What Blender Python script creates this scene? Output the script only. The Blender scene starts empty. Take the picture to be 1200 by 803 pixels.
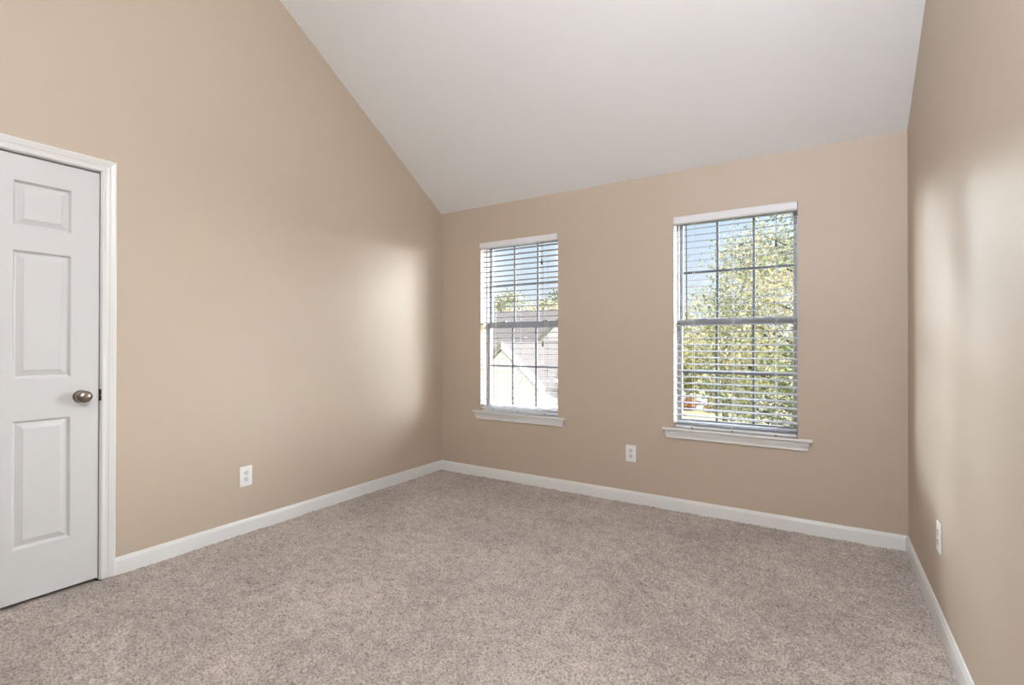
import bpy, bmesh, math, random
import numpy as np
from mathutils import Vector, Matrix

scene = bpy.context.scene
COL = scene.collection
R = math.radians

# ------------------------------------------------------------------ room constants (metres, floor at z = 0)
D, XL, XR = 3.6767, -3.1235, 0.4187        # far wall, left wall, right wall (room faces)
YN = -1.30                                 # near wall, behind the camera
ZC, SL = 2.462, 0.640                      # ceiling height at the far wall and its slope
YRIDGE = 1.19
ZRIDGE = ZC + (D - YRIDGE) * SL
GROUND = -3.0

# ------------------------------------------------------------------ camera
cam_data = bpy.data.cameras.new('camera')
cam = bpy.data.objects.new('camera', cam_data); COL.objects.link(cam)
cam_data.sensor_fit = 'HORIZONTAL'; cam_data.sensor_width = 36.0
cam_data.lens = 579.08 / 1200 * 36.0
cam_data.clip_start = 0.02; cam_data.clip_end = 500
yaw, pit, rol = R(32.20), R(0.261), R(0.075)
fw = Vector((-math.sin(yaw) * math.cos(pit), math.cos(yaw) * math.cos(pit), math.sin(pit)))
rt = Vector((math.cos(yaw), math.sin(yaw), 0)); up = rt.cross(fw)
rt2 = math.cos(rol) * rt + math.sin(rol) * up
up2 = -math.sin(rol) * rt + math.cos(rol) * up
m = Matrix((rt2, up2, -fw)).transposed().to_4x4(); m.translation = Vector((0, 0, 1.2))
cam.matrix_world = m
scene.camera = cam

# ------------------------------------------------------------------ exposure
vs = scene.view_settings
scene.display_settings.display_device = 'sRGB'
vs.view_transform = 'Standard'; vs.look = 'None'; vs.gamma = 1.0; vs.use_curve_mapping = False
vs.exposure = 0.0

# ------------------------------------------------------------------ sky: blue overhead, pale at the horizon, plus added glow lobes that brighten the room
world = bpy.data.worlds.new('sky'); scene.world = world
world.use_nodes = True
nt = world.node_tree; nt.nodes.clear()
N = nt.nodes.new; L = nt.links.new
tc = N('ShaderNodeTexCoord')
sep = N('ShaderNodeSeparateXYZ'); L(tc.outputs['Generated'], sep.inputs[0])
ramp = N('ShaderNodeValToRGB'); L(sep.outputs['Z'], ramp.inputs[0])
cr = ramp.color_ramp
cr.elements[0].position = 0.0; cr.elements[0].color = (0.93, 0.96, 1.0, 1)
cr.elements[1].position = 0.80; cr.elements[1].color = (1.0, 1.2, 1.6, 1)
e = cr.elements.new(0.10); e.color = (0.84, 0.93, 1.04, 1)
e = cr.elements.new(0.27); e.color = (0.60, 0.79, 1.04, 1)
e = cr.elements.new(0.42); e.color = (1.5, 1.7, 2.0, 1)  # band above the window view, brightened to light the slat tops
last = ramp.outputs['Color']
# made-up glow lobes outside the camera's view, added to light the walls: (azimuth from the far wall's normal, elevation, strength, power)
for az, el, strength, power in ((60, 11, 62.0, 8.0), (38, 8, 12.0, 22.0), (-63, 8, 80.0, 60.0), (-44, 9, 150.0, 400.0), (-21.5, 10, 200.0, 1500.0), (-32, 22, 280.0, 500.0)):
    d = Vector((math.sin(R(az)) * math.cos(R(el)), math.cos(R(az)) * math.cos(R(el)), math.sin(R(el))))
    dot = N('ShaderNodeVectorMath'); dot.operation = 'DOT_PRODUCT'
    L(tc.outputs['Generated'], dot.inputs[0]); dot.inputs[1].default_value = d
    mx = N('ShaderNodeMath'); mx.operation = 'MAXIMUM'; L(dot.outputs['Value'], mx.inputs[0]); mx.inputs[1].default_value = 0
    pw = N('ShaderNodeMath'); pw.operation = 'POWER'; L(mx.outputs[0], pw.inputs[0]); pw.inputs[1].default_value = power
    glc = N('ShaderNodeVectorMath'); glc.operation = 'SCALE'; glc.inputs[0].default_value = (0.93 * strength, 0.97 * strength, 1.0 * strength)
    L(pw.outputs[0], glc.inputs['Scale'])
    add = N('ShaderNodeVectorMath'); add.operation = 'ADD'
    L(last, add.inputs[0]); L(glc.outputs[0], add.inputs[1]); last = add.outputs[0]
bg = N('ShaderNodeBackground'); L(last, bg.inputs['Color']); bg.inputs['Strength'].default_value = 1.0
wo = N('ShaderNodeOutputWorld'); L(bg.outputs[0], wo.inputs['Surface'])
world.cycles.sampling_method = 'MANUAL'; world.cycles.sample_map_resolution = 2048

# ------------------------------------------------------------------ sun, from behind the house
sd = bpy.data.lights.new('sun', 'SUN'); sd.energy = 17.0; sd.angle = R(0.6); sd.color = (1.0, 0.975, 0.93)
sun = bpy.data.objects.new('sun', sd); COL.objects.link(sun)
sun.rotation_euler = Vector((-0.35, 0.80, -0.62)).to_track_quat('-Z', 'Y').to_euler()
sun.location = (4, -12, 14)
FILL_POWER = 143.0

# ================================================================== helpers
def lin(c):
    c /= 255.0
    return c / 12.92 if c <= 0.04045 else ((c + 0.055) / 1.055) ** 2.4
def rgb(r, g, b): return (lin(r), lin(g), lin(b), 1)

def material(name, color, rough=0.5, spec=0.5, metal=0.0, noise=0.0, nscale=20.0, bump=0.0, bscale=200.0, bdist=0.001):
    mt = bpy.data.materials.new(name); mt.use_nodes = True
    t = mt.node_tree; b = t.nodes['Principled BSDF']
    b.inputs['Roughness'].default_value = rough
    b.inputs['Specular IOR Level'].default_value = spec
    b.inputs['Metallic'].default_value = metal
    co = t.nodes.new('ShaderNodeTexCoord')
    if noise > 0:
        n = t.nodes.new('ShaderNodeTexNoise'); n.inputs['Scale'].default_value = nscale; n.inputs['Detail'].default_value = 4
        t.links.new(co.outputs['Object'], n.inputs['Vector'])
        mixn = t.nodes.new('ShaderNodeMix'); mixn.data_type = 'RGBA'
        mixn.inputs['A'].default_value = tuple(max(0, c * (1 - noise)) for c in color[:3]) + (1,)
        mixn.inputs['B'].default_value = tuple(min(1, c * (1 + noise)) for c in color[:3]) + (1,)
        t.links.new(n.outputs['Fac'], mixn.inputs['Factor'])
        t.links.new(mixn.outputs['Result'], b.inputs['Base Color'])
    else:
        b.inputs['Base Color'].default_value = color
    if bump > 0:
        n2 = t.nodes.new('ShaderNodeTexNoise'); n2.inputs['Scale'].default_value = bscale; n2.inputs['Detail'].default_value = 2
        t.links.new(co.outputs['Object'], n2.inputs['Vector'])
        bp = t.nodes.new('ShaderNodeBump'); bp.inputs['Strength'].default_value = bump; bp.inputs['Distance'].default_value = bdist
        t.links.new(n2.outputs['Fac'], bp.inputs['Height']); t.links.new(bp.outputs['Normal'], b.inputs['Normal'])
    return mt

class MB:
    """collects shapes, then links them as one mesh object"""
    def __init__(s): s.v = []; s.f = []
    def add(s, vs_, fs_):
        o = len(s.v); s.v += [tuple(v) for v in vs_]; s.f += [tuple(i + o for i in f) for f in fs_]
    def box(s, x0, x1, y0, y1, z0, z1, bev=0.0, seg=2):
        if bev > 0:
            bm = bmesh.new(); bmesh.ops.create_cube(bm, size=1)
            for v in bm.verts:
                v.co = Vector(((x0 + x1) / 2 + v.co.x * (x1 - x0), (y0 + y1) / 2 + v.co.y * (y1 - y0), (z0 + z1) / 2 + v.co.z * (z1 - z0)))
            bmesh.ops.bevel(bm, geom=bm.edges[:], offset=bev, segments=seg, affect='EDGES', profile=0.5)
            bm.verts.index_update()
            s.add([v.co[:] for v in bm.verts], [[v.index for v in f.verts] for f in bm.faces]); bm.free(); return
        s.add([(x0, y0, z0), (x1, y0, z0), (x1, y1, z0), (x0, y1, z0), (x0, y0, z1), (x1, y0, z1), (x1, y1, z1), (x0, y1, z1)],
              [(0, 3, 2, 1), (4, 5, 6, 7), (0, 1, 5, 4), (1, 2, 6, 5), (2, 3, 7, 6), (3, 0, 4, 7)])
    def tube(s, p0, p1, r0, r1=None, n=8, caps=True):
        r1 = r0 if r1 is None else r1
        p0, p1 = Vector(p0), Vector(p1); d = (p1 - p0).normalized()
        a = d.orthogonal().normalized(); b = d.cross(a)
        vs_ = []
        for p, r in ((p0, r0), (p1, r1)):
            for k in range(n):
                t = 2 * math.pi * k / n; vs_.append(p + a * r * math.cos(t) + b * r * math.sin(t))
        fs_ = [(k, (k + 1) % n, n + (k + 1) % n, n + k) for k in range(n)]
        if caps: fs_ += [tuple(range(n - 1, -1, -1)), tuple(range(n, 2 * n))]
        s.add(vs_, fs_)
    def lathe(s, base, axis, prof, n=24):
        """prof: list of (distance along axis, radius)"""
        base, d = Vector(base), Vector(axis).normalized(); a = d.orthogonal().normalized(); b = d.cross(a)
        vs_ = []; fs_ = []
        for h, r in prof:
            for k in range(n):
                t = 2 * math.pi * k / n; vs_.append(base + d * h + a * r * math.cos(t) + b * r * math.sin(t))
        for i in range(len(prof) - 1):
            for k in range(n):
                fs_.append((i * n + k, i * n + (k + 1) % n, (i + 1) * n + (k + 1) % n, (i + 1) * n + k))
        fs_ += [tuple(range(n - 1, -1, -1)), tuple(range((len(prof) - 1) * n, len(prof) * n))]
        s.add(vs_, fs_)
    def prism(s, pts, vec):
        """pts: closed planar polygon, pushed along vec"""
        n = len(pts); v = Vector(vec)
        s.add([Vector(p) for p in pts] + [Vector(p) + v for p in pts],
              [tuple(range(n)), tuple(range(2 * n - 1, n - 1, -1))] + [(k, n + k, n + (k + 1) % n, (k + 1) % n) for k in range(n)])
    def sweep(s, rows, close_profile=True, caps=True):
        """rows: list of profile rings, each the same number of points"""
        n = len(rows[0]); vs_ = [p for r in rows for p in r]; fs_ = []
        for i in range(len(rows) - 1):
            for k in range(n if close_profile else n - 1):
                fs_.append((i * n + k, i * n + (k + 1) % n, (i + 1) * n + (k + 1) % n, (i + 1) * n + k))
        if caps: fs_ += [tuple(range(n - 1, -1, -1)), tuple(range((len(rows) - 1) * n, len(rows) * n))]
        s.add(vs_, fs_)
    def build(s, name, mat, parent=None, smooth=False, origin=None):
        me = bpy.data.meshes.new(name)
        me.from_pydata(s.v, [], s.f)
        bm = bmesh.new(); bm.from_mesh(me); bmesh.ops.recalc_face_normals(bm, faces=bm.faces[:]); bm.to_mesh(me); bm.free()
        if smooth:
            me.polygons.foreach_set('use_smooth', [True] * len(me.polygons))
            try: me.set_sharp_from_angle(angle=R(35))
            except Exception: pass
        me.materials.append(mat)
        o = bpy.data.objects.new(name, me); COL.objects.link(o)
        if origin is not None:
            me.transform(Matrix.Translation(-Vector(origin)))
            if parent is None: o.location = origin
        if parent is not None:
            o.parent = parent
            if origin is None:
                me.transform(Matrix.Translation(-absloc(parent)))
            else:
                o.location = Vector(origin) - absloc(parent)
        return o

def absloc(o):
    p = Vector(o.location)
    while o.parent: o = o.parent; p = p + Vector(o.location)
    return p
def tag(o, label, cat, group=None, kind=None):
    if label: o['label'] = label
    if cat: o['category'] = cat
    if group: o['group'] = group
    if kind: o['kind'] = kind
    return o
def empty(name, loc):
    o = bpy.data.objects.new(name, None); COL.objects.link(o); o.location = loc; o.empty_display_size = 0.1
    return o

# ================================================================== materials
M = {}
M['paint'] = material('beige_wall_paint', rgb(189, 173, 154), rough=0.58, spec=0.95, noise=0.012, nscale=3, bump=0.10, bscale=260, bdist=0.0006)
M['ceiling'] = material('ceiling_paint', rgb(240, 241, 241), rough=0.85, spec=0.2, noise=0.01, nscale=2, bump=0.15, bscale=150, bdist=0.001)
M['trim'] = material('white_trim_enamel', rgb(224, 224, 221), rough=0.32, spec=0.5, noise=0.006, nscale=9)
M['door'] = material('white_door_paint', rgb(208, 208, 207), rough=0.36, spec=0.5, noise=0.008, nscale=6)
M['nickel'] = material('satin_nickel', rgb(150, 140, 128), rough=0.28, metal=1.0, noise=0.05, nscale=40)
M['bronze'] = material('dark_bronze', rgb(52, 42, 36), rough=0.4, metal=0.8, noise=0.1, nscale=60)
M['vinyl'] = material('shaded_white_vinyl', rgb(168, 170, 174), rough=0.4, spec=0.4, noise=0.01, nscale=12)  # white vinyl toned grey, its backlit shade put into the colour
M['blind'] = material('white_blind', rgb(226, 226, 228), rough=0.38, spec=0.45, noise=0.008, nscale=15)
M['muntin'] = material('shaded_muntin', rgb(112, 116, 122), rough=0.4, spec=0.4, noise=0.01, nscale=12)  # dark tone stands in for muntins shaded against the sky
M['slat'] = material('shaded_white_slat', rgb(156, 157, 162), rough=0.55, spec=0.25, noise=0.008, nscale=15)  # white slats coloured grey to imitate backlit undersides
M['cord'] = material('white_cord', rgb(225, 225, 222), rough=0.8, spec=0.2, noise=0.05, nscale=300)
M['darkcord'] = material('grey_cord', rgb(120, 120, 120), rough=0.7, spec=0.2, noise=0.05, nscale=300)
M['tassel'] = material('dark_tassel', rgb(36, 32, 30), rough=0.45, noise=0.1, nscale=80)
M['wand'] = material('clear_grey_wand', rgb(120, 126, 132), rough=0.25, noise=0.05, nscale=60)
M['plug'] = material('olive_cord_plug', rgb(140, 132, 104), rough=0.5, noise=0.05, nscale=80)
M['plate'] = material('outlet_plastic', rgb(238, 238, 236), rough=0.35, noise=0.005, nscale=20)
M['slot'] = material('outlet_slot', rgb(70, 72, 76), rough=0.6, noise=0.05, nscale=80)
M['recept'] = material('outlet_receptacle', rgb(222, 224, 226), rough=0.35, noise=0.005, nscale=20)
M['sticker'] = material('white_paper_sticker', rgb(245, 245, 245), rough=0.6, noise=0.02, nscale=60)
M['subfloor'] = material('subfloor', rgb(120, 108, 96), rough=0.9, spec=0.1, noise=0.1, nscale=5)

def glass_material():
    mt = bpy.data.materials.new('window_glass'); mt.use_nodes = True; t = mt.node_tree; t.nodes.clear()
    tr = t.nodes.new('ShaderNodeBsdfTransparent'); tr.inputs[0].default_value = (0.97, 0.985, 0.985, 1)
    gs = t.nodes.new('ShaderNodeBsdfGlossy'); gs.inputs['Roughness'].default_value = 0.01
    lw = t.nodes.new('ShaderNodeLayerWeight'); lw.inputs['Blend'].default_value = 0.5
    p5 = t.nodes.new('ShaderNodeMath'); p5.operation = 'POWER'; p5.inputs[1].default_value = 5.0
    fr = t.nodes.new('ShaderNodeMath'); fr.operation = 'MULTIPLY_ADD'; fr.inputs[1].default_value = 0.9; fr.inputs[2].default_value = 0.035
    t.links.new(lw.outputs['Facing'], p5.inputs[0]); t.links.new(p5.outputs[0], fr.inputs[0])
    mixs = t.nodes.new('ShaderNodeMixShader'); out = t.nodes.new('ShaderNodeOutputMaterial')
    t.links.new(fr.outputs[0], mixs.inputs[0]); t.links.new(tr.outputs[0], mixs.inputs[1]); t.links.new(gs.outputs[0], mixs.inputs[2])
    t.links.new(mixs.outputs[0], out.inputs['Surface'])
    return mt
M['glass'] = glass_material()

def carpet_material():
    mt = bpy.data.materials.new('carpet_pile'); mt.use_nodes = True; t = mt.node_tree; b = t.nodes['Principled BSDF']
    b.inputs['Roughness'].default_value = 0.95; b.inputs['Specular IOR Level'].default_value = 0.1
    b.inputs['Sheen Weight'].default_value = 0.15; b.inputs['Sheen Roughness'].default_value = 0.5
    co = t.nodes.new('ShaderNodeTexCoord')
    def noise(sc, det=2):
        n = t.nodes.new('ShaderNodeTexNoise'); n.inputs['Scale'].default_value = sc; n.inputs['Detail'].default_value = det
        t.links.new(co.outputs['Object'], n.inputs['Vector']); return n
    n1 = noise(120, 3)
    rp = t.nodes.new('ShaderNodeValToRGB'); t.links.new(n1.outputs['Fac'], rp.inputs[0])
    c = rp.color_ramp; c.elements[0].position = 0.30; c.elements[0].color = rgb(130, 121, 113)
    c.elements[1].position = 0.72; c.elements[1].color = rgb(210, 200, 190)
    e_ = c.elements.new(0.5); e_.color = rgb(182, 171, 162)
    n2 = noise(2.2, 3)
    rp2 = t.nodes.new('ShaderNodeValToRGB'); t.links.new(n2.outputs['Fac'], rp2.inputs[0])
    rp2.color_ramp.elements[0].position = 0.35; rp2.color_ramp.elements[0].color = (0.82, 0.82, 0.83, 1)
    rp2.color_ramp.elements[1].position = 0.65; rp2.color_ramp.elements[1].color = (1, 1, 1, 1)
    mu = t.nodes.new('ShaderNodeMix'); mu.data_type = 'RGBA'; mu.blend_type = 'MULTIPLY'; mu.inputs['Factor'].default_value = 1
    t.links.new(rp.outputs[0], mu.inputs['A']); t.links.new(rp2.outputs[0], mu.inputs['B'])
    n4 = noise(16, 3)
    rp4 = t.nodes.new('ShaderNodeValToRGB'); t.links.new(n4.outputs['Fac'], rp4.inputs[0])
    rp4.color_ramp.elements[0].position = 0.36; rp4.color_ramp.elements[0].color = (0.86, 0.86, 0.86, 1)
    rp4.color_ramp.elements[1].position = 0.58; rp4.color_ramp.elements[1].color = (1.04, 1.03, 1.02, 1)
    mu4 = t.nodes.new('ShaderNodeMix'); mu4.data_type = 'RGBA'; mu4.blend_type = 'MULTIPLY'; mu4.inputs['Factor'].default_value = 1
    t.links.new(mu.outputs['Result'], mu4.inputs['A']); t.links.new(rp4.outputs[0], mu4.inputs['B'])
    t.links.new(mu4.outputs['Result'], b.inputs['Base Color'])
    n3 = noise(320, 2)
    bp = t.nodes.new('ShaderNodeBump'); bp.inputs['Strength'].default_value = 0.6; bp.inputs['Distance'].default_value = 0.003
    t.links.new(n3.outputs['Fac'], bp.inputs['Height']); t.links.new(bp.outputs['Normal'], b.inputs['Normal'])
    return mt
M['carpet'] = carpet_material()

# ================================================================== the setting
W1 = (-2.656, -1.864); W2 = (-0.921, -0.137)          # window openings in x
ZS, ZT = 0.598, 2.130                                 # stool top, head of the opening
WT = 0.19                                             # far wall thickness

mb = MB(); mb.box(XL - 0.3, XR + 0.3, YN - 0.3, D + 0.19, -0.22, -0.012)
tag(mb.build('floor', M['subfloor']), 'flat floor of the empty bedroom under the carpet', 'floor', kind='structure')

# far wall: a slab with two window holes
mb = MB()
xs = [XL - 0.15, W1[0], W1[1], W2[0], W2[1], XR + 0.15]; zs = [-0.2, ZS - 0.012, ZT, ZC + 0.02]
for i in range(5):
    for j in range(3):
        if j == 1 and i in (1, 3): continue
        mb.box(xs[i], xs[i + 1], D, D + WT, zs[j], zs[j + 1])
tag(mb.build('wall_far', M['paint']), 'beige far wall holding the two windows', 'wall', kind='structure')

def gable_points(x, y0, y1):
    """outline of a side wall, its top just over the sloped ceiling"""
    zt = lambda y: (ZC + (D - y) * SL if y > YRIDGE else ZRIDGE - (YRIDGE - y) * SL) + 0.02
    pts = [(x, y0, -0.2), (x, y1, -0.2), (x, y1, zt(y1))]
    if y0 < YRIDGE < y1: pts.append((x, YRIDGE, zt(YRIDGE)))
    pts.append((x, y0, zt(y0)))
    return pts
# left wall: front layer has the door opening, the back layer is closed
DY0, DY1, DZ = 0.2430, 1.0142, 2.0800                 # clear opening between the jambs
J = 0.018
mb = MB()
mb.prism(gable_points(XL - 0.07, YN - 0.15, D + 0.15), (-0.10, 0, 0))
o1 = gable_points(XL - 0.07, YN - 0.15, DY0 - J); mb.prism(o1, (0.07, 0, 0))
o1 = gable_points(XL - 0.07, DY1 + J, D + 0.15); mb.prism(o1, (0.07, 0, 0))
zt = lambda y: (ZC + (D - y) * SL if y > YRIDGE else ZRIDGE - (YRIDGE - y) * SL) + 0.02
mb.prism([(XL - 0.07, DY0 - J, DZ + J), (XL - 0.07, DY1 + J, DZ + J), (XL - 0.07, DY1 + J, zt(DY1 + J)), (XL - 0.07, DY0 - J, zt(DY0 - J))], (0.07, 0, 0))
tag(mb.build('wall_left', M['paint']), 'tall beige left wall with the white door', 'wall', kind='structure')
mb = MB(); mb.prism(gable_points(XR, YN - 0.15, D + 0.15), (0.15, 0, 0))
tag(mb.build('wall_right', M['paint']), 'tall beige right wall catching window light', 'wall', kind='structure')
mb = MB(); mb.box(XL - 0.15, XR + 0.15, YN - 0.15, YN, -0.2, ZRIDGE - (YRIDGE - YN) * SL + 0.02)
tag(mb.build('wall_near', M['paint']), 'beige wall behind the viewer', 'wall', kind='structure')
# vaulted ceiling
mb = MB()
zn = ZRIDGE - (YRIDGE - YN + 0.3) * SL; zf = ZC - 0.3 * SL
mb.prism([(XL - 0.3, D + 0.3, zf), (XL - 0.3, YRIDGE, ZRIDGE), (XL - 0.3, YN - 0.3, zn), (XL - 0.3, YN - 0.3, zn + 0.2), (XL - 0.3, YRIDGE, ZRIDGE + 0.2), (XL - 0.3, D + 0.3, zf + 0.2)],
         (XR - XL + 0.6, 0, 0))
tag(mb.build('ceiling', M['ceiling']), 'white vaulted ceiling sloping down to the far wall', 'ceiling', kind='structure')

# baseboards
BP = [(0.0, -0.010), (0.013, -0.010), (0.013, 0.066), (0.0115, 0.073), (0.008, 0.079), (0.006, 0.087), (0.0, 0.0875)]
def baseboard(name, rows, label):
    mb = MB(); mb.sweep(rows)
    tag(mb.build(name, M['trim'], smooth=True), label, 'baseboard', kind='structure')
CASE_OUT = 1.0785
baseboard('baseboard_left', [[(XL + t, CASE_OUT, z) for t, z in BP], [(XL + t, D - t, z) for t, z in BP]], 'white baseboard along the left wall')
baseboard('baseboard_far', [[(XL + t, D - t, z) for t, z in BP], [(XR - t, D - t, z) for t, z in BP]], 'white baseboard under the two windows')
baseboard('baseboard_right', [[(XR - t, D - t, z) for t, z in BP], [(XR - t, YN + t, z) for t, z in BP]], 'white baseboard along the right wall')
baseboard('baseboard_near', [[(XR - t, YN + t, z) for t, z in BP], [(XL + t, YN + t, z) for t, z in BP]], 'white baseboard behind the viewer')

# ------------------------------------------------------------------ carpet pile
def make_carpet():
    rng = np.random.default_rng(7)
    step = 0.0052
    x0, x1, y0, y1 = XL - 0.05, XR - 0.002, 0.15, D - 0.002
    nx, ny = int((x1 - x0) / step) + 1, int((y1 - y0) / step) + 1
    gx = np.linspace(x0, x1, nx); gy = np.linspace(y0, y1, ny)
    def blur(a, k):
        for ax in (0, 1):
            s_ = a * 0
            w = np.exp(-0.5 * (np.arange(-3 * k, 3 * k + 1) / max(k, .01)) ** 2); w /= w.sum()
            for i, wi in zip(range(-3 * k, 3 * k + 1), w): s_ += np.roll(a, i, axis=ax) * wi
            a = s_
        return a
    fine = rng.standard_normal((ny, nx))
    tuft = blur(rng.standard_normal((ny, nx)), 1); tuft /= tuft.std()
    clump = blur(rng.standard_normal((ny, nx)), 3); clump /= clump.std()
    wide = blur(rng.standard_normal((ny, nx)), 14); wide /= wide.std()
    h = 0.0026 * tuft + 0.0022 * clump + 0.0013 * wide + 0.0008 * fine
    lean = blur(rng.standard_normal((ny, nx)), 2); lean /= lean.std()
    lean2 = blur(rng.standard_normal((ny, nx)), 2); lean2 /= lean2.std()
    X, Y = np.meshgrid(gx, gy)
    X2 = np.clip(X + 0.0020 * lean, x0, x1); Y2 = np.clip(Y + 0.0020 * lean2, y0, y1)
    Z = np.clip(-0.002 + h, -0.0105, 0.012)
    edge = np.clip(np.minimum(np.minimum(X - XL, XR - X), D - Y) / 0.035, 0, 1)
    Z = -0.003 + (Z + 0.003) * (0.25 + 0.75 * edge)
    Z = np.where(X < XL + 0.012, np.minimum(Z, -0.007), Z)
    co = np.stack([X2, Y2, Z], -1).reshape(-1, 3).astype(np.float32)
    idx = np.arange(nx * ny).reshape(ny, nx)
    q = np.stack([idx[:-1, :-1], idx[:-1, 1:], idx[1:, 1:], idx[1:, :-1]], -1)
    # the pile stops at the left wall except under the door
    cx = X[:-1, :-1]; cy = Y[:-1, :-1]
    keep = (cx > XL + 0.001) | ((cy > DY0) & (cy < DY1 - step))
    q = q[keep].reshape(-1, 4).astype(np.int32)
    me = bpy.data.meshes.new('carpet')
    me.vertices.add(len(co)); me.vertices.foreach_set('co', co.ravel())
    me.loops.add(q.size); me.loops.foreach_set('vertex_index', q.ravel())
    me.polygons.add(len(q)); me.polygons.foreach_set('loop_start', np.arange(0, q.size, 4, dtype=np.int32))
    me.update(calc_edges=True); me.validate()
    me.polygons.foreach_set('use_smooth', np.ones(len(me.polygons), dtype=bool))
    me.materials.append(M['carpet'])
    o = bpy.data.objects.new('carpet', me); COL.objects.link(o)
    tag(o, 'soft grey beige carpet pile covering the whole floor', 'carpet', kind='stuff')
make_carpet()

# ------------------------------------------------------------------ door in the left wall
def make_door():
    y0, y1, z0, z1 = 0.2475, 1.0098, 0.0135, 2.0707
    xf = XL - 0.004; th = 0.035
    root = empty('door_1', (XL - 0.004, (y0 + y1) / 2, 0))
    tag(root, 'white six panel door in the left wall, closed', 'door', kind='structure')
    yc = (y0 + y1) / 2
    ys = [y0, 2 * yc - 0.900, 2 * yc - 0.692, 0.692, 0.900, y1]
    zs_ = [z0, 0.256, 0.846, 1.040, 1.633, 1.743, 1.955, z1]
    mb = MB()
    for i in range(5):
        for j in range(7):
            a0, a1, b0, b1 = ys[i], ys[i + 1], zs_[j], zs_[j + 1]
            if i in (1, 3) and j in (1, 3, 5):
                rings = [(0, 0), (0.002, -0.0010), (0.0085, -0.0135), (0.0125, -0.0150), (0.037, -0.0030), (0.038, -0.0022)]
                vs_ = []
                for ins, dep in rings:
                    vs_ += [(xf + dep, a0 + ins, b0 + ins), (xf + dep, a1 - ins, b0 + ins), (xf + dep, a1 - ins, b1 - ins), (xf + dep, a0 + ins, b1 - ins)]
                fs_ = []
                for r in range(len(rings) - 1):
                    for k in range(4): fs_.append((r * 4 + k, r * 4 + (k + 1) % 4, r * 4 + 4 + (k + 1) % 4, r * 4 + 4 + k))
                n = (len(rings) - 1) * 4; fs_.append((n, n + 1, n + 2, n + 3))
                mb.add(vs_, fs_)
            else:
                mb.add([(xf, a0, b0), (xf, a1, b0), (xf, a1, b1), (xf, a0, b1)], [(0, 1, 2, 3)])
    mb.add([(xf, y0, z0), (xf, y1, z0), (xf, y1, z1), (xf, y0, z1), (xf - th, y0, z0), (xf - th, y1, z0), (xf - th, y1, z1), (xf - th, y0, z1)],
           [(4, 5, 6, 7), (0, 1, 5, 4), (1, 2, 6, 5), (2, 3, 7, 6), (3, 0, 4, 7)])
    slab = mb.build('door_slab', M['door'], root)
    bm = bmesh.new(); bm.from_mesh(slab.data); bmesh.ops.remove_doubles(bm, verts=bm.verts[:], dist=1e-5)
    bmesh.ops.recalc_face_normals(bm, faces=bm.faces[:]); bm.to_mesh(slab.data); bm.free()
    # knob: rosette, shank and egg
    ky, kz = 0.938, 0.941
    mb = MB(); mb.lathe((xf, ky, kz), (1, 0, 0), [(0, 0.031), (0.004, 0.031), (0.008, 0.027), (0.010, 0.014)], 32)
    ros = mb.build('rosette', M['nickel'], root, smooth=True)
    mb = MB(); prof = [(0.008, 0.010), (0.020, 0.010), (0.026, 0.013)]
    for k in range(1, 13):
        t = math.pi * (0.14 + 0.86 * k / 12); prof.append((0.047 - 0.022 * math.cos(t), max(0.0005, 0.030 * math.sin(t) ** 0.85)))
    mb.lathe((xf, ky, kz), (1, 0, 0), prof, 32)
    kn = mb.build('door_knob', M['nickel'], root, smooth=True)
    for v in kn.data.vertices:                       # an oval knob, a little wider than tall
        ycn = ky - absloc(root).y
        if v.co.x > 0.02: v.co.y = ycn + (v.co.y - ycn) * 1.12; 
    kn['label'] = 'oval satin nickel knob'; 
    # latch strike on the jamb
    mb = MB(); mb.box(XL - 0.010, XL + 0.003, DY1 - 0.0025, DY1 + 0.0025, 0.912, 0.972, 0.001)
    mb.box(XL - 0.001, XL + 0.006, DY1 - 0.004, DY1 + 0.005, 0.945, 0.968, 0.0015)
    mb.box(XL - 0.001, XL + 0.006, DY1 - 0.004, DY1 + 0.005, 0.914, 0.938, 0.0015)
    mb.build('strike_plate', M['bronze'], root)
    # jamb
    mb = MB()
    mb.box(XL - 0.068, XL, DY1, DY1 + J, 0, DZ); mb.box(XL - 0.068, XL, DY0 - J, DY0, 0, DZ); mb.box(XL - 0.068, XL, DY0 - J, DY1 + J, DZ, DZ + J)
    mb.box(XL - 0.068, XL - 0.041, DY1 - 0.011, DY1, 0, DZ); mb.box(XL - 0.068, XL - 0.041, DY0, DY0 + 0.011, 0, DZ); mb.box(XL - 0.068, XL - 0.041, DY0, DY1, DZ - 0.011, DZ)
    mb.build('door_jamb', M['trim'], root)
    # casing
    P = [(0, 0), (0, 0.0085), (0.003, 0.0105), (0.011, 0.0105), (0.0145, 0.0075), (0.020, 0.0078), (0.028, 0.0095), (0.033, 0.0125), (0.036, 0.0125), (0.044, 0.0145), (0.053, 0.0165), (0.058, 0.0155), (0.060, 0.013), (0.060, 0)]
    yr, yl, zt_ = CASE_OUT - 0.060, DY0 - 0.0055, 2.0835
    mb = MB()
    mb.sweep([[(XL + t, yr + w, 0) for w, t in P], [(XL + t, yr + w, zt_ + w) for w, t in P], [(XL + t, yl - w, zt_ + w) for w, t in P], [(XL + t, yl - w, 0) for w, t in P]])
    tag(mb.build('trim_1', M['trim']), 'white moulded casing around the left door', 'trim', kind='structure')
make_door()

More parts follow.
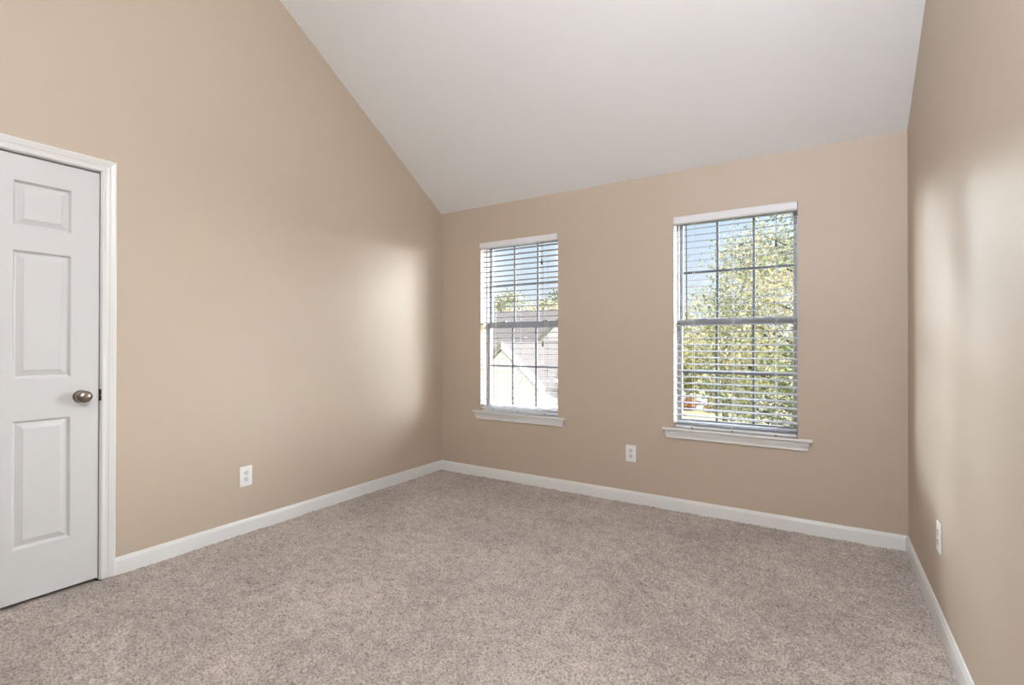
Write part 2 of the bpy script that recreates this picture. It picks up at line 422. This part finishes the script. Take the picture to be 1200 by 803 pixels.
# ------------------------------------------------------------------ windows
def ring(mb, x0, x1, z0, z1, w, ya, yb, wb=None, wt=None):
    wb = w if wb is None else wb; wt = w if wt is None else wt
    mb.box(x0, x0 + w, ya, yb, z0, z1, 0.002, 1); mb.box(x1 - w, x1, ya, yb, z0, z1, 0.002, 1)
    mb.box(x0 + w, x1 - w, ya, yb, z0, z0 + wb, 0.002, 1); mb.box(x0 + w, x1 - w, ya, yb, z1 - wt, z1, 0.002, 1)
def make_window(name, op, label, zmeet, sticker=False):
    x0, x1 = op; cx = (x0 + x1) / 2
    root = empty(name, (cx, D + 0.1, ZS)); tag(root, label, 'window', kind='structure')
    ya = D + 0.095
    mb = MB(); ring(mb, x0, x1, ZS, ZT, 0.010, ya, ya + 0.085, 0.016, 0.012)
    mb.build('window_frame', M['vinyl'], root)
    g0, g1 = x0 + 0.010, x1 - 0.010
    for sash, (za, zb, y0, y1) in (('upper_sash', (zmeet - 0.004, ZT - 0.012, ya + 0.045, ya + 0.072)), ('lower_sash', (ZS + 0.016, zmeet + 0.026, ya + 0.012, ya + 0.040))):
        lower = sash == 'lower_sash'
        mb = MB(); ring(mb, g0, g1, za, zb, 0.023, y0, y1, 0.040 if lower else 0.030, 0.044 if lower else 0.024)
        s = mb.build(sash, M['vinyl'], root)
        a0, a1, b0, b1 = g0 + 0.023, g1 - 0.023, za + (0.040 if lower else 0.030), zb - (0.044 if lower else 0.024)
        ym = (y0 + y1) / 2
        mb = MB(); mw = 0.008
        for k in (1, 2):
            xm = a0 + (a1 - a0) * k / 3; mb.box(xm - mw, xm + mw, ym - 0.005, ym + 0.005, b0, b1)
        zm = (b0 + b1) / 2
        mb.box(a0, a1, ym - 0.0045, ym + 0.0045, zm - 0.0075, zm + 0.0075)
        mb.build('muntin_grid', M['muntin'], s)
        mb = MB(); mb.box(a0 - 0.004, a1 + 0.004, ym - 0.0085, ym - 0.0065, b0 - 0.004, b1 + 0.004)
        mb.build('glass_pane', M['glass'], s)
        if lower:
            mb = MB()
            for k in (0.22, 0.78):
                xm = g0 + (g1 - g0) * k; mb.box(xm - 0.028, xm + 0.028, y0 + 0.002, y1 - 0.002, zb, zb + 0.010, 0.003); mb.box(xm - 0.006, xm + 0.026, y0 - 0.008, y0 + 0.012, zb + 0.004, zb + 0.013, 0.003)
            mb.build('sash_lock', M['wand'], s)
            if sticker:
                for zc_ in (0.640, 0.684):
                    mb = MB(); mb.box(a1 - 0.060, a1 - 0.018, ym - 0.0097, ym - 0.0087, zc_ - 0.019, zc_ + 0.019)
                    st = mb.build('warning_sticker', M['sticker'], s); st['label'] = 'small white sticker on the pane'
    # stool with horns and a moulded apron below it
    hw = 0.4715
    mb = MB(); mb.box(cx - hw, cx + hw, D - 0.030, D - 0.0005, ZS - 0.019, ZS, 0.005, 3); mb.box(x0 + 0.001, x1 - 0.001, D - 0.008, ya + 0.004, ZS - 0.012, ZS - 0.0002)
    mb.build('window_stool', M['trim'], root, smooth=True)
    prof = [(0.018, ZS - 0.019, 0.455), (0.0185, ZS - 0.030, 0.4545), (0.016, ZS - 0.040, 0.452), (0.012, ZS - 0.052, 0.449), (0.0105, ZS - 0.064, 0.4455), (0.012, ZS - 0.070, 0.4455), (0.010, ZS - 0.075, 0.444)]
    mb = MB(); rows = []
    vs_ = []; fs_ = []
    for t, z, h in prof:
        vs_ += [(cx - h, D - 0.0005, z), (cx - h, D - t, z), (cx + h, D - t, z), (cx + h, D - 0.0005, z)]
    for i in range(len(prof) - 1):
        for k in range(4): fs_.append((i * 4 + k, i * 4 + (k + 1) % 4, i * 4 + 4 + (k + 1) % 4, i * 4 + 4 + k))
    fs_ += [(0, 1, 2, 3), tuple(len(vs_) - 4 + k for k in (3, 2, 1, 0))]
    mb.add(vs_, fs_); mb.build('window_apron', M['trim'], root)
make_window('window_1', W1, 'left white sash window looking onto pale rooftops', 1.376)
make_window('window_2', W2, 'right white sash window looking onto the leafy tree', 1.360, sticker=True)

# ------------------------------------------------------------------ blinds
def make_blind(op, label, tilt, rail_z, wand, cords):
    x0, x1 = op[0] + 0.004, op[1] - 0.004
    root = empty('window_blind', ((x0 + x1) / 2, D + 0.035, ZT))
    tag(root, label, 'blind', 'white slatted blinds in the windows')
    # moulded valance
    VP = [(0, 0), (-0.008, 0.002), (-0.011, 0.010), (-0.011, 0.042), (-0.008, 0.050), (-0.004, 0.056), (0.0, 0.056)]
    mb = MB(); yv = D - 0.008
    mb.sweep([[(x, yv + a, ZT - 0.058 + b) for a, b in VP] for x in (x0 - 0.001, x1 + 0.001)])
    mb.box(x0 - 0.001, x0 + 0.006, yv, D + 0.03, ZT - 0.056, ZT - 0.003); mb.box(x1 - 0.006, x1 + 0.001, yv, D + 0.03, ZT - 0.056, ZT - 0.003)
    mb.build('valance', M['blind'], root)
    mb = MB(); mb.box(x0 + 0.007, x1 - 0.007, D + 0.004, D + 0.060, ZT - 0.046, ZT - 0.002, 0.003)
    mb.build('headrail', M['blind'], root)
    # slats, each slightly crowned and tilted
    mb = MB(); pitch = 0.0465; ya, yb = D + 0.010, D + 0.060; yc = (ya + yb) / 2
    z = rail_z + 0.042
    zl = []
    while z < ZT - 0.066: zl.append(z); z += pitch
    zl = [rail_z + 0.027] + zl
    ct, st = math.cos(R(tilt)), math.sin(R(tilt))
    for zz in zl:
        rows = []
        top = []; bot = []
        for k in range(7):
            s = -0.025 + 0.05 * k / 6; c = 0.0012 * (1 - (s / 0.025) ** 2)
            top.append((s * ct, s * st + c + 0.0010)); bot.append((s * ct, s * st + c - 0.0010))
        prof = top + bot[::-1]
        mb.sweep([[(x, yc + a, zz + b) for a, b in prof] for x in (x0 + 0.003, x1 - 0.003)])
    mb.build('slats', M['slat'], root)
    mb = MB(); mb.box(x0 + 0.003, x1 - 0.003, D + 0.009, D + 0.061, rail_z, rail_z + 0.018, 0.004)
    mb.build('bottom_rail', M['blind'], root)
    for fx in (0.16, 0.5, 0.84):
        x = x0 + (x1 - x0) * fx
        mb = MB()
        for y in (D + 0.0075, D + 0.0625): mb.tube((x, y, rail_z + 0.004), (x, y, ZT - 0.045), 0.0011, n=6)
        for zz in zl: mb.tube((x, D + 0.0075, zz - 0.003), (x, D + 0.0625, zz - 0.003 + 0.05 * st), 0.0008, n=4)
        mb.tube((x + 0.009, yc, rail_z + 0.01), (x + 0.009, yc, ZT - 0.045), 0.0009, n=6)
        mb.build('ladder_cord', M['cord'], root)
        mb = MB(); mb.lathe((x, D + 0.010, rail_z - 0.003), (0, -0.35, 1), [(0, 0.004), (0.004, 0.0075), (0.008, 0.0065), (0.010, 0.002)], 12)
        p = mb.build('cord_plug', M['plug'], root, smooth=True); p['label'] = 'olive cord plug in the bottom rail'
    if wand is not None:
        mb = MB(); mb.tube((wand, D - 0.006, ZT - 0.075), (wand + 0.003, D - 0.004, 1.405), 0.0042, n=6); mb.tube((wand, D - 0.006, ZT - 0.075), (wand, D - 0.001, ZT - 0.052), 0.002, n=6)
        mb.lathe((wand + 0.003, D - 0.004, 1.382), (0, 0, 1), [(0, 0.003), (0.006, 0.0055), (0.02, 0.0055), (0.026, 0.004)], 10)
        w = mb.build('tilt_wand', M['wand'], root, smooth=True); w['label'] = 'grey tilt wand'
    for xcrd, ztas in cords:
        mb = MB(); mb.tube((xcrd, D - 0.004, ZT - 0.055), (xcrd, D - 0.004, ztas + 0.03), 0.0013, n=6)
        c = mb.build('pull_cord', M['darkcord'], root)
        mb = MB(); mb.lathe((xcrd, D - 0.004, ztas - 0.02), (0, 0, 1), [(0, 0.004), (0.002, 0.0075), (0.020, 0.0065), (0.040, 0.004), (0.052, 0.0018)], 12)
        t = mb.build('tassel', M['tassel'], c, smooth=True); t['label'] = 'dark tassel'
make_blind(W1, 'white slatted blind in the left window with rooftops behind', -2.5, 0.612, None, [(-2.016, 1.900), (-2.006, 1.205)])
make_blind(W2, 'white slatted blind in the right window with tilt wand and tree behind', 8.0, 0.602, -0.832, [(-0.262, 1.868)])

# ------------------------------------------------------------------ outlets
def rot_z(o, a): o.rotation_euler = (0, 0, a)
def make_outlet():
    root = empty('wall_outlet', (0, 0, 0))            # modelled facing -y, its back on y = 0
    mb = MB(); mb.box(-0.040, 0.040, -0.0065, -0.0003, -0.0635, 0.0635, 0.003, 3); mb.build('cover_plate', M['plate'], root, smooth=True)
    for s in (-1, 1):
        zc_ = s * 0.0205
        pts = []
        for k in range(24):
            t = 2 * math.pi * k / 24; pts.append((0.0178 * math.cos(t), -0.0082, zc_ + max(-0.0142, min(0.0142, 0.0178 * math.sin(t)))))
        mb = MB(); mb.prism(pts, (0, 0.003, 0)); r = mb.build('receptacle', M['recept'], root)
        mb = MB(); mb.box(-0.0085, -0.0050, -0.0088, -0.0078, zc_ + 0.0015, zc_ + 0.0105); mb.box(0.0050, 0.0085, -0.0088, -0.0078, zc_ + 0.0025, zc_ + 0.0095)
        mb.lathe((0, -0.0078, zc_ - 0.0065), (0, -1, 0), [(0, 0.0033), (0.001, 0.0033)], 10)
        mb.build('slot', M['slot'], r)
    mb = MB(); mb.lathe((0, -0.0060, 0), (0, -1, 0), [(0, 0.0038), (0.0012, 0.0034), (0.0018, 0.0015)], 12); mb.build('screw', M['recept'], root, smooth=True)
    return root
def copy_tree(o, parent=None):
    c = o.copy(); COL.objects.link(c)
    if parent is not None: c.parent = parent
    for ch in list(o.children): copy_tree(ch, c)
    return c
OG = 'electrical outlets on the bedroom walls'
out0 = make_outlet()
out0.location = (-1.2415, D, 0.373); tag(out0, 'white duplex outlet on the far wall between the two windows', 'outlet', OG)
out1 = copy_tree(out0); out1.location = (XL, 1.7685, 0.359); rot_z(out1, R(90)); tag(out1, 'white duplex outlet on the left wall right of the door', 'outlet', OG)
out2 = copy_tree(out0); out2.location = (XR, 2.745, 0.384); rot_z(out2, R(-90)); tag(out2, 'white outlet seen edge-on on the right wall', 'outlet', OG)

# ------------------------------------------------------------------ added fill lamp, unseen behind the viewer, to brighten the room
def make_fill_light(x, y, z):
    root = empty('added_fill_light', (x, y, z)); tag(root, 'added fill light, a white globe unseen behind the viewer', 'fill light')
    ztop = (ZRIDGE - (YRIDGE - y) * SL if y < YRIDGE else ZC + (D - y) * SL) - 0.003
    mb = MB(); mb.tube((x, y, z + 0.13), (x, y, ztop - 0.03), 0.008, n=10); mb.lathe((x, y, ztop - 0.075), (0, 0, 1), [(0, 0.02), (0.02, 0.055), (0.05, 0.06)], 20)
    mb.build('stem', M['nickel'], root, smooth=True)
    prof = [(-0.20 * math.cos(math.pi * k / 16), max(0.001, 0.20 * math.sin(math.pi * k / 16))) for k in range(17)]
    mb = MB(); mb.lathe((x, y, z - 0.06), (0, 0, 1), prof, 32)
    gm = bpy.data.materials.new('fill_light_glow'); gm.use_nodes = True; t = gm.node_tree; t.nodes.clear()
    em = t.nodes.new('ShaderNodeEmission'); em.inputs[0].default_value = (0.95, 1.0, 1.10, 1); em.inputs[1].default_value = FILL_POWER / (math.pi * 4 * math.pi * 0.04)
    ou = t.nodes.new('ShaderNodeOutputMaterial'); t.links.new(em.outputs[0], ou.inputs[0])
    mb.build('globe', gm, root, smooth=True)
make_fill_light(0.0, 0.30, 2.72)

# ================================================================== outdoors
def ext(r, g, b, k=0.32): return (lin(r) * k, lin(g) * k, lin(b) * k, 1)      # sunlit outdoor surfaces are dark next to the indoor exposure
M['grass'] = material('dry_lawn', ext(205, 192, 150), rough=0.95, spec=0.1, noise=0.25, nscale=1.2)
M['asphalt'] = material('pale_asphalt', ext(200, 190, 184), rough=0.9, spec=0.1, noise=0.08, nscale=3)
M['siding'] = material('white_siding', ext(212, 210, 206), rough=0.6, spec=0.2, noise=0.02, nscale=2)
M['shingle'] = material('pale_grey_shingles', ext(138, 130, 128), rough=0.9, spec=0.1, noise=0.12, nscale=9)
M['fascia'] = material('white_fascia', ext(245, 244, 240), rough=0.5, noise=0.01, nscale=3)
M['raketrim'] = material('olive_grey_rake_trim', ext(132, 134, 112), rough=0.6, noise=0.06, nscale=6)
M['gutter'] = material('grey_gutter', ext(150, 156, 160), rough=0.5, noise=0.03, nscale=6)
M['darkglass'] = material('house_window_glass', rgb(90, 98, 108), rough=0.1, noise=0.05, nscale=3)
M['bark'] = material('grey_brown_bark', ext(112, 98, 84), rough=0.9, spec=0.1, noise=0.3, nscale=14)
M['carred'] = material('dull_red_car_paint', ext(128, 62, 56), rough=0.25, noise=0.03, nscale=4)
M['carwhite'] = material('white_car_paint', ext(240, 240, 240), rough=0.25, noise=0.01, nscale=4)
M['tyre'] = material('tyre_rubber', rgb(36, 36, 38), rough=0.8, noise=0.1, nscale=20)
M['foundation'] = material('grey_foundation', ext(168, 164, 158), rough=0.9, noise=0.08, nscale=4)

mb = MB(); mb.box(-90, 70, -20, 130, GROUND - 0.3, GROUND)
tag(mb.build('ground', M['grass']), 'pale dry lawn outside the windows', 'ground', kind='structure')
mb = MB(); mb.box(-60, 50, 34.0, 42.0, GROUND, GROUND + 0.03)
tag(mb.build('street', M['asphalt']), 'pale street beyond the lawn', 'street', kind='structure')

def roof_plane(mb, x0, x1, ye, ze, yr, zr, th=0.14):
    """sloped slab from the eave (ye, ze) to the ridge (yr, zr)"""
    mb.prism([(x0, ye, ze), (x0, yr, zr), (x0, yr, zr + th), (x0, ye, ze + th)], (x1 - x0, 0, 0))
def make_house(name, x0, x1, ye, ze, yr, zr, yback, label, gable=None, wins=(), chimney=None, gut='fascia'):
    root = empty(name, ((x0 + x1) / 2, (ye + yback) / 2, GROUND)); tag(root, label, 'house')
    mb = MB()
    zw = ze + 0.35 * (zr - ze) / (yr - ye)
    mb.prism([(x0 + .3, ye + .35, GROUND), (x0 + .3, yback - .35, GROUND), (x0 + .3, yback - .35, zw - .02), (x0 + .3, yr, zr - .05), (x0 + .3, ye + .35, zw - .02)], (x1 - x0 - .6, 0, 0))
    mb.build('wall', M['siding'], root)
    mb = MB(); mb.box(x0 + .26, x1 - .26, ye + .31, yback - .31, GROUND, GROUND + .3); mb.build('foundation', M['foundation'], root)
    mb = MB(); roof_plane(mb, x0, x1, ye, ze, yr, zr); roof_plane(mb, x0, x1, yback, ze, yr, zr); mb.build('roof', M['shingle'], root)
    mb = MB(); mb.box(x0, x1, ye - .10, ye, ze - .06, ze + .13, 0.02); mb.build('gutter', M[gut], root)
    if gable:
        gx, hw, yg, za, zb = gable        # centre, half width, front plane, apex height, eave height
        ydeep = ye + (za - ze) / (zr - ze) * (yr - ye) + 0.2
        sl = (za - zb) / hw
        mb = MB(); mb.prism([(gx - hw + .15, yg, GROUND), (gx + hw - .15, yg, GROUND), (gx + hw - .15, yg, zb + .15 * sl - .03), (gx, yg, za - .05), (gx - hw + .15, yg, zb + .15 * sl - .03)], (0, ye + .4 - yg, 0))
        mb.build('gable_wall', M['siding'], root)
        mb = MB()
        for s in (-1, 1):
            mb.prism([(gx, yg - .025, za), (gx + s * hw, yg - .025, zb), (gx + s * hw, yg - .025, zb + .12), (gx, yg - .025, za + .12)], (0, ydeep - yg + .025, 0))
        mb.build('gable_roof', M['shingle'], root)
        for s, mm in ((-1, 'raketrim'), (1, 'fascia')):
            mb = MB(); mb.prism([(gx, yg - .06, za + .13), (gx + s * (hw + .02), yg - .06, zb + .13), (gx + s * (hw + .02), yg - .06, zb - .10), (gx, yg - .06, za - .10)], (0, .05, 0))
            mb.build('rake_board', M[mm], root)
    for (a, b, c, d, y) in wins:
        mb = MB(); mb.box(a - .08, b + .08, y - .05, y + .02, c - .08, d + .08); f = mb.build('window', M['fascia'], root)
        mb = MB(); mb.box(a, b, y - .06, y - .045, c, d); mb.build('pane', M['darkglass'], f)
    return root
make_house('house', -17.0, -5.7, 14.0, -0.02, 17.6, 1.22, 21.2, 'near white house with a small front gable and pale grey roof',
           gable=(-8.48, 1.50, 12.9, 1.16, -0.20), wins=[(-6.7, -6.25, -1.15, -0.2, 14.35), (-9.0, -8.1, -2.2, -1.0, 12.9)])
make_house('house', -30.0, -8.0, 23.5, 1.25, 28.5, 3.35, 33.5, 'larger pale roofed house standing behind the near white house',
           gable=(-10.55, 2.3, 22.6, 3.2, 1.2), wins=[(-16.5, -15.3, -0.6, 0.7, 23.85), (-20.5, -19.3, -0.6, 0.7, 23.85)], gut='gutter')

def leaf_material(name, cols):
    mt = bpy.data.materials.new(name); mt.use_nodes = True; t = mt.node_tree; b = t.nodes['Principled BSDF']
    b.inputs['Roughness'].default_value = 0.55; b.inputs['Specular IOR Level'].default_value = 0.25
    at = t.nodes.new('ShaderNodeAttribute'); at.attribute_name = 'leaf_tint'
    rp = t.nodes.new('ShaderNodeValToRGB'); t.links.new(at.outputs['Fac'], rp.inputs[0])
    c = rp.color_ramp
    c.elements[0].position = 0; c.elements[0].color = cols[0]; c.elements[1].position = 1; c.elements[1].color = cols[-1]
    for k, q in enumerate(cols[1:-1]): e_ = c.elements.new((k + 1) / (len(cols) - 1)); e_.color = q
    t.links.new(rp.outputs[0], b.inputs['Base Color'])
    tl = t.nodes.new('ShaderNodeBsdfTranslucent'); t.links.new(rp.outputs[0], tl.inputs['Color'])
    mxs = t.nodes.new('ShaderNodeMixShader'); mxs.inputs[0].default_value = 0.3
    out = [n for n in t.nodes if n.type == 'OUTPUT_MATERIAL'][0]
    t.links.new(b.outputs[0], mxs.inputs[1]); t.links.new(tl.outputs[0], mxs.inputs[2]); t.links.new(mxs.outputs[0], out.inputs['Surface'])
    return mt
M['leaf_pear'] = leaf_material('yellowing_leaves', [ext(84, 104, 74), ext(150, 166, 118), ext(218, 216, 164), ext(240, 226, 178), ext(220, 190, 144)])
M['leaf_green'] = leaf_material('green_leaves', [ext(72, 92, 62), ext(104, 126, 76), ext(150, 164, 96), ext(176, 180, 110)])
M['leaf_yellow'] = leaf_material('yellow_green_leaves', [ext(140, 150, 80), ext(196, 196, 100), ext(220, 208, 130), ext(214, 176, 140)])
M['leaf_far'] = leaf_material('far_autumn_leaves', [ext(150, 160, 116), ext(204, 204, 156), ext(226, 206, 180), ext(236, 220, 190)])
M['leaf_orange'] = leaf_material('orange_leaves', [ext(150, 104, 66), ext(196, 120, 76), ext(206, 150, 96), ext(160, 140, 80)])

def foliage(name, prof, center, n, size, mat, parent, seed, clump=0.28, nclump=200, shell=0.55):
    """prof: (z, radius) outline of the crown; leaves as small bent blades in clumps"""
    rng = np.random.default_rng(seed)
    z = np.array([p[0] for p in prof]); r = np.array([p[1] for p in prof])
    zz = rng.uniform(z[0], z[-1], nclump * 4); rr = np.interp(zz, z, r)
    keepw = rng.uniform(0, 1, len(zz)) < rr / rr.max(); zz = zz[keepw][:nclump]; rr = rr[keepw][:nclump]
    th = rng.uniform(0, 2 * np.pi, len(zz)); rad = rr * (shell + (1 - shell) * np.sqrt(rng.uniform(0, 1, len(zz)))) * rng.uniform(0.85, 1.08, len(zz))
    cc = np.stack([center[0] + rad * np.cos(th), center[1] + rad * np.sin(th), zz], -1)
    tint_c = rng.uniform(0, 1, len(cc))
    k = rng.integers(0, len(cc), n)
    p = cc[k] + rng.standard_normal((n, 3)) * clump * np.array([1, 1, 0.75])
    out = p - np.array([center[0], center[1], (z[0] + z[-1]) / 2]); out /= np.linalg.norm(out, axis=1)[:, None] + 1e-6
    nrm = out * 0.8 + rng.standard_normal((n, 3)) * 0.7 + np.array([0, 0, 0.5]); nrm /= np.linalg.norm(nrm, axis=1)[:, None]
    a = np.cross(nrm, rng.standard_normal((n, 3))); a /= np.linalg.norm(a, axis=1)[:, None] + 1e-6
    b = np.cross(nrm, a)
    s = (size * rng.uniform(0.6, 1.35, n))[:, None]
    v = np.stack([p - a * s, p + b * s * 0.55 + nrm * s * 0.15, p + a * s, p - b * s * 0.55 + nrm * s * 0.15], 1)
    me = bpy.data.meshes.new(name)
    off = np.array(absloc(parent))
    co = (v.reshape(-1, 3) - off).astype(np.float32)
    me.vertices.add(len(co)); me.vertices.foreach_set('co', co.ravel())
    me.loops.add(4 * n); me.loops.foreach_set('vertex_index', np.arange(4 * n, dtype=np.int32))
    me.polygons.add(n); me.polygons.foreach_set('loop_start', np.arange(0, 4 * n, 4, dtype=np.int32))
    me.update(calc_edges=True)
    at = me.attributes.new('leaf_tint', 'FLOAT', 'FACE')
    at.data.foreach_set('value', np.clip(0.65 * tint_c[k] + 0.35 * rng.uniform(0, 1, n), 0, 1).astype(np.float32))
    me.materials.append(mat)
    o = bpy.data.objects.new(name, me); COL.objects.link(o); o.parent = parent
    return o, cc
def make_tree(name, x, y, prof, n, size, mat, label, cat, seed, trunk=0.14, group=None, clump=0.28, nclump=200, shell=0.55):
    root = empty(name, (x, y, GROUND)); tag(root, label, cat, group)
    f, cc = foliage('foliage', prof, (x, y), n, size, M[mat], root, seed, clump, nclump, shell)
    mb = MB(); zt_ = prof[-1][0] - 0.15 * (prof[-1][0] - prof[0][0]); zlo = GROUND - 0.02
    segs = 6; rnd = random.Random(seed); pts = []
    for k in range(segs + 1):
        t = k / segs; pts.append((x + (rnd.uniform(-1, 1) * 0.06 if k else 0), y + (rnd.uniform(-1, 1) * 0.06 if k else 0), zlo + (zt_ - zlo) * t))
    for k in range(segs): mb.tube(pts[k], pts[k + 1], trunk * (1 - 0.8 * k / segs), trunk * (1 - 0.8 * (k + 1) / segs), 8)
    for c in cc[:min(len(cc), 46)]:
        zb = max(zlo + 0.3, min(zt_, c[2] - 0.55 * math.hypot(c[0] - x, c[1] - y)))
        t = (zb - zlo) / (zt_ - zlo)
        mb.tube((x, y, zb), tuple(c), trunk * 0.35 * (1.1 - t), 0.008, 5)
    mb.build('trunk', M['bark'], root)
    return root
# the big pear-shaped tree filling the right window, and greens around it
make_tree('tree', 0.55, 10.4, [(-1.6, 1.7), (-0.3, 2.3), (0.6, 2.65), (1.8, 2.65), (2.7, 2.2), (3.4, 1.55), (4.4, 0.9), (5.3, 0.15)], 60000, 0.038, 'leaf_pear',
          'tall broad tree with yellowing leaves filling the right window', 'tree', 3, trunk=0.32, clump=0.23, nclump=560)
make_tree('tree', 0.10, 6.15, [(-2.6, 0.75), (-1.2, 0.95), (0.1, 0.85), (0.8, 0.55), (1.4, 0.10)], 16000, 0.036, 'leaf_green',
          'smaller dark green tree low in the right window before the big tree', 'tree', 5, trunk=0.09, clump=0.16, nclump=190)
make_tree('tree', -3.1, 20.0, [(-0.6, 1.5), (0.2, 1.9), (0.9, 1.7), (1.6, 1.1), (2.2, 0.2)], 9000, 0.075, 'leaf_yellow',
          'yellow green tree left of the big tree and farther off', 'tree', 8, trunk=0.12, clump=0.26, nclump=200)
FG = 'trees beyond the rooftops'
far = [(-31.8, 50, 7.3, 4.4, 'tallest pale tree at the left above the rooftops'), (-23.4, 43.8, 5.4, 3.0, 'round pale tree in the middle above the rooftops'), (-18.9, 36.8, 4.4, 1.9, 'low pale tree right of the middle above the rooftops'),
       (-30.6, 61, 8.6, 3.6, 'greener tree at the right edge above the rooftops'), (-13.6, 52, 5.6, 3.0, 'small distant tree low at the left of the right window')]
for k, (x, y, zt_, r, lab) in enumerate(far):
    make_tree('tree', x, y, [(-2.0, r * .6), (zt_ * .3, r), (zt_ * .7, r * .8), (zt_, r * .15)], 8000, 0.19, 'leaf_green' if k == 3 else 'leaf_far', lab, 'tree', 20 + k, trunk=0.22, group=FG, clump=0.5, nclump=120)
SG = 'low orange shrubs along the street'
for k, (x, y, lab) in enumerate([(-7.3, 33.0, 'leftmost low orange shrub along the street'), (-5.8, 32.8, 'middle low orange shrub along the street'), (-4.3, 33.1, 'rightmost low orange shrub along the street')]):
    make_tree('shrub', x, y, [(GROUND + .05, .35), (GROUND + .35, .46), (GROUND + .70, .34), (GROUND + .9, .08)], 900, 0.07, 'leaf_orange', lab, 'shrub', 40 + k, trunk=0.03, group=SG, clump=0.07, nclump=60)

def make_car(x, y, mat, label):
    root = empty('car', (x, y, GROUND + .03)); tag(root, label, 'car', 'cars parked on the street'); z = GROUND + .03
    body = [(-2.15, .35), (-2.2, .62), (-2.0, .80), (-1.1, .92), (-.55, 1.36), (.75, 1.40), (1.45, .98), (2.05, .90), (2.2, .60), (2.15, .35)]
    mb = MB(); mb.prism([(x + a, y - .85, z + b) for a, b in body], (0, 1.7, 0)); mb.build('body', M[mat], root)
    for yy in (y - .858, y + .852):
        mb = MB(); mb.prism([(x + a, yy, z + b) for a, b in [(-.95, .95), (-.50, 1.28), (.70, 1.32), (1.25, .97)]], (0, .006, 0))
        mb.build('side_window', M['darkglass'], root)
    for sx in (-1.35, 1.35):
        for yy in (y - .86, y + .66):
            mb = MB(); mb.lathe((x + sx, yy, z + .33), (0, 1, 0), [(0, .24), (.02, .33), (.18, .33), (.20, .24)], 20); mb.build('wheel', M['tyre'], root)
make_car(-9.3, 40.4, 'carred', 'dull red car parked far off at the lower left of the right window')
make_car(-9.0, 36.2, 'carwhite', 'white car parked in front of the dull red car')
